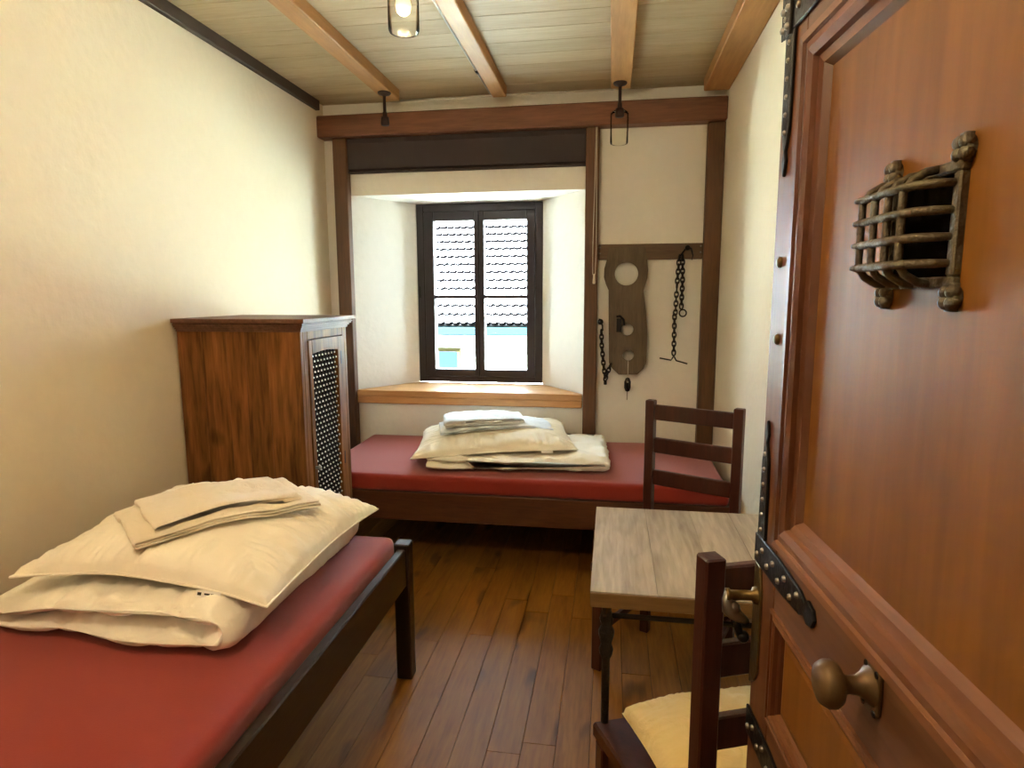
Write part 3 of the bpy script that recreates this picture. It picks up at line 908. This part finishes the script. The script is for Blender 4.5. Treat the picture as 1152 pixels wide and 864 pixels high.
# iron straps
def strap_h(z, x1, w, parent_name):
    bm = bmesh.new()
    pts = [(.0, z - w / 2), (.10, z - w / 2), (x1 - .045, z - w * .36), (x1 - .030, z - w * .20), (x1 - .022, z - w * .36), (x1 - .006, z - w * .26), (x1, z), (x1 - .006, z + w * .26), (x1 - .022, z + w * .36), (x1 - .030, z + w * .20), (x1 - .045, z + w * .36), (.10, z + w / 2), (.0, z + w / 2)]
    prism(bm, pts, 'y', -.0045, -.0002)
    s_ = obj('iron_strap', bm, MAT['iron'], door, bevel=.001)
    k = 0
    xx = .014
    while xx < x1 - .05:
        bm = bmesh.new(); lathe(bm, [(.0046, 0), (.0038, .0028), (0, .0042)], (xx, -.0045, z + (w * .16 if k % 2 else -w * .16)), (0, -1, 0), 8, close=False)
        obj('bolt', bm, MAT['steel'], s_, smooth=True)
        xx += .022; k += 1
    return s_
def strap_v(x, z0, z1, w):
    """from the corner z0 to a pointed tip at z1"""
    d = 1 if z1 > z0 else -1
    bm = bmesh.new()
    pts = [(x - w / 2, z0), (x - w * .42, z1 - d * .06), (x - w * .25, z1 - d * .042), (x - w * .06, z1 - d * .032), (x - w * .22, z1 - d * .020), (x, z1), (x + w * .22, z1 - d * .020), (x + w * .06, z1 - d * .032), (x + w * .25, z1 - d * .042), (x + w * .42, z1 - d * .06), (x + w / 2, z0)]
    prism(bm, pts, 'y', -.0045, -.0002)
    s_ = obj('iron_strap', bm, MAT['iron'], door, bevel=.0008)
    zz = z0 + d * .012
    while abs(zz - z1) > .035:
        bm = bmesh.new(); lathe(bm, [(.0036, 0), (.003, .0022), (0, .0034)], (x, -.0045, zz), (0, -1, 0), 8, close=False)
        obj('bolt', bm, MAT['steel'], s_, smooth=True)
        zz += d * .022
    return s_
strap_h(1.015, .218, .042, ''); strap_v(.024, 1.037, 1.207, .030)
strap_h(1.738, .30, .060, ''); strap_v(.030, 1.7075, 1.530, .030)
strap_h(.742, .20, .042, '')
# corner plate of the upper strap
bm = bmesh.new(); box(bm, .003, .036, -.0068, -.0046, 1.705, 1.772); box(bm, .036, .0375, -.0085, -.0046, 1.703, 1.775)
cp = obj('corner_plate', bm, MAT['wrought'], door, bevel=.0006)
for k in range(6):
    bm = bmesh.new(); lathe(bm, [(.005, 0), (.004, .003), (0, .0045)], (.010 + .016 * (k % 2), -.0068, 1.716 + .022 * (k // 2)), (0, -1, 0), 8, close=False)
    obj('bolt', bm, MAT['steel'], cp, smooth=True)
# two brass bolts on the stile
for z, x_ in ((1.4215, .030), (1.3200, .036)):
    bm = bmesh.new(); lathe(bm, [(.0075, 0), (.007, .003), (.004, .005), (0, .0055)], (x_, -.0002, z), (0, -1, 0), 12, close=False)
    obj('brass_bolt', bm, MAT['brass'], door, smooth=True)
# rim lock plate and lever on the edge
bm = bmesh.new()
prism(bm, [(.001, .800), (.022, .815), (.034, .835), (.034, .960), (.024, .992), (.001, .992)], 'y', -.0035, -.0002)
lk = obj('lock_plate', bm, MAT['brass'], door, bevel=.001)
bm = bmesh.new()
lathe(bm, [(.013, .0036), (.012, .008), (.0075, .010), (.0075, .040), (.010, .042), (.010, .047), (0, .047)], (.016, 0, .945), (0, -1, 0), 14, close=False)
obj('spindle', bm, MAT['brass'], lk, smooth=True)
bm = bmesh.new()
tube(bm, [(.016, -.043, .950), (.018, -.045, .938), (.021, -.043, .926), (.021, -.035, .918), (.018, -.024, .910), (.014, -.015, .904)], [.006, .008, .011, .010, .008, .005], 10)
ball(bm, (.020, -.038, .926), .012, 12)
obj('lever', bm, MAT['steel'], lk, smooth=True)
bm = bmesh.new()
tube(bm, [(.012, -.028, .905), (.012, -.026, .892), (.010, -.022, .880)], .006, 8); ball(bm, (.012, -.018, .878), .009)
obj('key', bm, MAT['iron'], lk, smooth=True)
# knob on the lock rail
bm = bmesh.new()
prism(bm, [(.333, 1.040), (.338, 1.046), (.358, 1.046), (.363, 1.040), (.363, 1.004), (.358, .998), (.338, .998), (.333, 1.004)], 'y', -.0045, -.0002)
kb = obj('knob_plate', bm, MAT['bronze'], door, bevel=.001)
bm = bmesh.new()
lathe(bm, [(.018, .0046), (.013, .009), (.009, .015), (.008, .024), (.010, .029), (.018, .032), (.0215, .037), (.0215, .043), (.018, .049), (.010, .052), (0, .053)], (.347, 0, 1.024), (0, -1, 0), 24, close=False)
obj('knob', bm, MAT['bronze'], kb, smooth=True)
for q in ((.338, 1.041), (.358, 1.041), (.338, 1.003), (.358, 1.003)):
    bm = bmesh.new(); lathe(bm, [(.0035, 0), (.003, .0008), (0, .0010)], (q[0], -.0045, q[1]), (0, -1, 0), 8, close=False)
    obj('screw', bm, MAT['black'], kb)
# barred peephole grille
gx0, gx1, gz0, gz1 = .287, .394, 1.384, 1.480
bm = bmesh.new()
for r in ((gx0, gx1, gz0, gz0 + .009), (gx0, gx1, gz1 - .009, gz1), (gx0, gx0 + .009, gz0 + .009, gz1 - .009), (gx1 - .009, gx1, gz0 + .009, gz1 - .009)):
    box(bm, r[0], r[1], .006, .0155, r[2], r[3])
gr = obj('peephole_frame', bm, MAT['cast'], door, bevel=.0015)
tag(gr, 'weathered metal peephole grille')
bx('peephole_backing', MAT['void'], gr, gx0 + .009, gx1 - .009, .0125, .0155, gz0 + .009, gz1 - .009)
for (cx, cz) in ((gx0 + .003, gz0 - .007), (gx1 - .003, gz0 - .007), (gx0 + .003, gz1 + .007), (gx1 - .003, gz1 + .007)):
    bm = bmesh.new()
    for k in range(4):
        an = math.pi / 4 + k * math.pi / 2
        ball(bm, (cx + .0058 * math.cos(an), .008, cz + .0058 * math.sin(an)), .0058, 10)
    lathe(bm, [(.009, .016), (.009, .006), (0, .006)], (cx, 0, cz), (0, 1, 0), 12, close=False)
    box(bm, cx - .004, cx + .004, .007, .0155, cz - .011, cz + .011)
    obj('rosette', bm, MAT['cast'], gr, smooth=True)
dep = -.018
def bar_v(x):
    z0, z1 = gz0 + .003, gz1 - .003
    P = [(x, .010, z0), (x, -.002, z0 + .002), (x, -.012, z0 + .008), (x, dep, z0 + .017)]
    P += [(x, dep, z0 + .017 + (z1 - z0 - .034) * k / 4) for k in range(1, 5)] + [(x, -.012, z1 - .008), (x, -.002, z1 - .002), (x, .010, z1)]
    return P
for k in range(4):
    x_ = gx0 + .007 + (gx1 - gx0) * .215 * k
    bm = bmesh.new(); tube(bm, bar_v(x_), .0035, 8); obj('upright_bar', bm, MAT['cast'], gr, smooth=True)
for k in range(4):
    z_ = gz0 + .019 + (gz1 - gz0 - .036) * k / 3
    P = [(gx1 - .005, .010, z_), (gx1 - .009, -.004, z_), (gx1 - .018, -.015, z_), (gx1 - .032, dep - .001, z_), ((gx0 + gx1) / 2, dep - .002, z_), (gx0 + .024, dep - .001, z_), (gx0 + .006, dep - .001, z_), (gx0 + .001, dep - .004, z_)]
    bm = bmesh.new(); tube(bm, P, [.003, .0034, .0036, .0036, .0036, .0036, .0034, .002], 8); obj('cross_bar', bm, MAT['cast'], gr, smooth=True)

# ------------------------------------------------------------------ wall hangings
hr = tag(bx('hook_rail', MAT['rail'], None, -.084, .511, 3.795, 3.8195, 1.583, 1.672, bevel=.003), 'grey-brown hook rail between the two right posts', 'rail')
for q in ((-.074, 1.655), (-.074, 1.62), (.500, 1.655), (.500, 1.62)):
    bm = bmesh.new(); lathe(bm, [(.006, 0), (.005, .002), (0, .003)], (q[0], 3.795, q[1]), (0, -1, 0), 8, close=False)
    obj('screw', bm, MAT['steel'], hr, smooth=True)
bm = bmesh.new(); tube(bm, [(.415, 3.795, 1.64), (.41, 3.772, 1.635), (.395, 3.762, 1.615), (.385, 3.764, 1.60), (.378, 3.77, 1.605)], .005, 8); ball(bm, (.425, 3.785, 1.645), .016)
tube(bm, [(.415, 3.79, 1.645), (.445, 3.775, 1.64), (.455, 3.772, 1.60), (.450, 3.772, 1.575)], [.007, .006, .004, .002], 6)
obj('hook', bm, MAT['iron'], hr, smooth=True)

# pillory board with three holes
outl = [(-.026, 1.650), (-.033, 1.581), (-.047, 1.53), (-.048, 1.48), (-.036, 1.44), (-.020, 1.405), (-.016, 1.2), (-.010, .976), (.008, .944), (.049, .907), (.158, .908), (.193, .944), (.210, .980), (.211, 1.148), (.200, 1.28), (.182, 1.401), (.192, 1.435), (.203, 1.475), (.205, 1.52), (.197, 1.590), (.186, 1.650)]
holes = [(.082, 1.500, .068), (.094, 1.174, .036), (.103, 1.021, .033)]
def board_with_holes(y0, y1):
    cu_ = bpy.data.curves.new('board_tmp', 'CURVE'); cu_.dimensions = '2D'; cu_.fill_mode = 'BOTH'
    def spl(pts):
        s = cu_.splines.new('POLY'); s.points.add(len(pts) - 1)
        for p, q in zip(s.points, pts): p.co = (q[0], q[1], 0, 1)
        s.use_cyclic_u = True
    spl(outl)
    for (hx, hz, r) in holes:
        spl([(hx + r * math.cos(t), hz + r * math.sin(t)) for t in (2 * math.pi * k / 28 for k in range(28))])
    cu_.extrude = (y1 - y0) / 2
    tmp = bpy.data.objects.new('board_tmp', cu_)
    col.objects.link(tmp)
    dg = bpy.context.evaluated_depsgraph_get()
    me = bpy.data.meshes.new_from_object(tmp.evaluated_get(dg))
    bpy.data.objects.remove(tmp); bpy.data.curves.remove(cu_)
    bm = bmesh.new(); bm.from_mesh(me); bpy.data.meshes.remove(me)
    for v in bm.verts:
        x_, z_, d_ = v.co.x, v.co.y, v.co.z
        v.co = (x_, (y0 + y1) / 2 + d_, z_)
    bmesh.ops.remove_doubles(bm, verts=bm.verts, dist=1e-5)
    return bm
pb = thing('pillory_board', 'weathered wooden pillory board with three round holes on the wall', 'board')
obj('board', board_with_holes(3.762, 3.7945), MAT['old'], pb)
bm = bmesh.new(); box(bm, .03, .06, 3.752, 3.7618, 1.16, 1.24); tube(bm, [(.03, 3.756, 1.25), (.05, 3.752, 1.255), (.07, 3.756, 1.235), (.075, 3.758, 1.20)], .007, 6)
obj('hasp', bm, MAT['iron'], pb)

# padlock key fob on a string
kf = thing('key_fob', 'black key fob hanging on a string from the pillory board', 'key', (.102, 3.752, .80))
bm = bmesh.new(); tube(bm, [(.001, .005, .195), (.001, .0, .10), (0, 0, .085)], .0018, 6); obj('string', bm, MAT['cord'], kf)
bm = bmesh.new(); lathe(bm, [(0, .092), (.012, .086), (.020, .065), (.020, .030), (.013, .010), (0, .004)], n=14, close=False)
for v in bm.verts: v.co.y *= .45
obj('fob', bm, MAT['black'], kf, smooth=True)
bm = bmesh.new(); box(bm, -.004, .002, -.001, .001, -.045, .008); obj('key', bm, MAT['steel'], kf)
bm = bmesh.new(); lathe(bm, [(0, .001), (.006, 0)], (0, -.010, .066), (0, -1, 0), 10, close=False); obj('logo_button', bm, MAT['steel'], kf)

# chains of separate links
bml = bmesh.new()
lp = []
for k in range(15):
    t = 2 * math.pi * k / 14
    lp.append((.0105 * math.cos(t), 0, .0185 * math.sin(t) * (1.0)))
tube(bml, lp, .0045, 6, cap=False)
bmesh.ops.recalc_face_normals(bml, faces=bml.faces)
mel = bpy.data.meshes.new('chain_link'); bml.to_mesh(mel); bml.free(); mel.materials.append(MAT['iron'])
for p in mel.polygons: p.use_smooth = True
def chain(parent, path, step=.025):
    P = [Vector(p) for p in path]
    segs = [(P[i], P[i + 1]) for i in range(len(P) - 1)]
    tot = sum((b - a).length for a, b in segs); n = int(tot / step); k = 0
    for i in range(n):
        s_ = (i + .5) * tot / n
        for a, b in segs:
            L_ = (b - a).length
            if s_ <= L_: break
            s_ -= L_
        p = a + (b - a) * (s_ / L_); d = (b - a).normalized()
        o = bpy.data.objects.new('link', mel); col.objects.link(o); o.parent = parent; o.location = p
        o.rotation_mode = 'QUATERNION'
        from mathutils import Quaternion
        q = Vector((0, 0, 1)).rotation_difference(d)
        o.rotation_quaternion = q @ Quaternion((0, 0, 1), math.radians(20 if i % 2 else 110))
c1 = thing('iron_chain', 'long iron chain with a T-bar hanging from the hook rail', 'chain', (.385, 3.765, 1.0), group='iron chains')
chain(c1, [(-.006, 0, .60), (-.015, 0, .42), (-.018, -.004, .28), (-.022, 0, .25), (-.020, 0, .028)])
chain(c1, [(.012, 0, .60), (.016, 0, .45), (.014, 0, .30)])
bm = bmesh.new(); tube(bm, [(.024 + .020 * math.cos(2 * math.pi * k / 16), 0, .272 + .020 * math.sin(2 * math.pi * k / 16)) for k in range(17)], .004, 8, cap=False)
obj('ring', bm, MAT['iron'], c1, smooth=True)
bm = bmesh.new(); tube(bm, [(-.100, 0, .008), (-.035, 0, -.004), (-.024, 0, .012), (-.020, 0, .026), (-.014, 0, .012), (-.004, 0, -.006), (.060, 0, -.024)], .0042, 8)
obj('t_bar', bm, MAT['iron'], c1, smooth=True)
c2 = thing('iron_chain', 'short iron chain looping from the niche post to the pillory board', 'chain', (-.058, 3.75, .9), group='iron chains')
chain(c2, [(.000, 0, .27), (.004, 0, .18), (.018, 0, .05), (.029, 0, -.02), (.042, -.002, .02), (.060, -.003, .07)])
bm = bmesh.new(); ball(bm, (-.006, .002, .32), .018); tube(bm, [(-.012, .010, .335), (-.008, -.012, .325), (.006, -.012, .30), (.008, 0, .27), (-.002, 0, .268)], .005, 8)
obj('wall_hook', bm, MAT['iron'], c2, smooth=True)
bm = bmesh.new(); box(bm, .020, .038, -.006, .006, -.055, -.026); obj('end_weight', bm, MAT['iron'], c2, bevel=.003)

# ------------------------------------------------------------------ conduits and lamps
cn = thing('conduit', 'thin metal conduit running along the ceiling beam and window wall', 'conduit', (-.70, 2, ZB + .03))
bm = bmesh.new(); tube(bm, [(.0, -2, 0), (0, 1.655, 0)], .0062, 8); obj('pipe', bm, MAT['pipe'], cn, smooth=True)
for yy in (-1.4, -.45, .46, 1.3):
    bm = bmesh.new(); tube(bm, [(0, yy - .018, 0), (0, yy + .018, 0)], .0095, 8); obj('clamp', bm, MAT['iron'], cn, smooth=True)
bm = bmesh.new(); tube(bm, [(-.53, 1.665, -.012), (.0, 1.665, -.010), (.685, 1.665, -.012), (.715, 1.62, -.016)], .0058, 8); obj('pipe', bm, MAT['pipe'], cn, smooth=True)

def lamp(label, x, y, lit, glass=True, power=0.0, colr=(1, .79, .52), z=ZB):
    t = thing('pendant_lamp', label, 'lamp', (x, y, z), group='glass pendant lamps')
    bm = bmesh.new(); lathe(bm, [(0, 0), (.036, 0), (.036, -.006), (.030, -.012), (.010, -.018), (.008, -.024)], n=20, close=False)
    obj('canopy', bm, MAT['socket'], t, smooth=True)
    bm = bmesh.new(); lathe(bm, [(.0085, -.018), (.0085, -.10), (.012, -.105), (.012, -.122), (.009, -.126)], n=12)
    obj('stem', bm, MAT['socket'], t, smooth=True)
    bm = bmesh.new(); lathe(bm, [(.012, -.126), (.022, -.130), (.024, -.165), (.020, -.172)], n=16)
    obj('socket', bm, MAT['socket'], t, smooth=True)
    if glass:
        bm = bmesh.new()
        R_ = .047
        lathe(bm, [(.022, -.140), (.038, -.144), (R_, -.154), (R_, -.300), (R_ - .003, -.307), (R_ - .010, -.308), (0, -.304)], n=32, close=False)
        obj('glass_shade', bm, MAT['glass'], t, smooth=True)
        if not lit: return t
        bm = bmesh.new()
        lathe(bm, [(.011, -.172), (.012, -.190), (.020, -.212), (.024, -.232), (.020, -.250), (.010, -.258), (0, -.260)], n=16, close=False)
        obj('bulb', bm, MAT['bulb_on'], t, smooth=True)
    if power:
        l = bpy.data.lights.new('bulb_light', 'POINT'); l.energy = power; l.color = colr; l.shadow_soft_size = .03
        lo_ = bpy.data.objects.new('bulb_light', l); col.objects.link(lo_); lo_.parent = t; lo_.location = (0, 0, -.275)
    return t
lamp('lit glass pendant lamp hanging from the beam with the conduit', -.637, 1.95, True, power=LAMP_W)
lamp('unlit clear glass pendant lamp in front of the head beam', .022, 3.50, False)
lamp('bare lamp holder under the beam end nearest the left wall', -1.248, 3.45, False, glass=False)
lamp('lit glass pendant lamp near the doorway on the conduit beam', -.637, .42, True, power=NEAR_W)
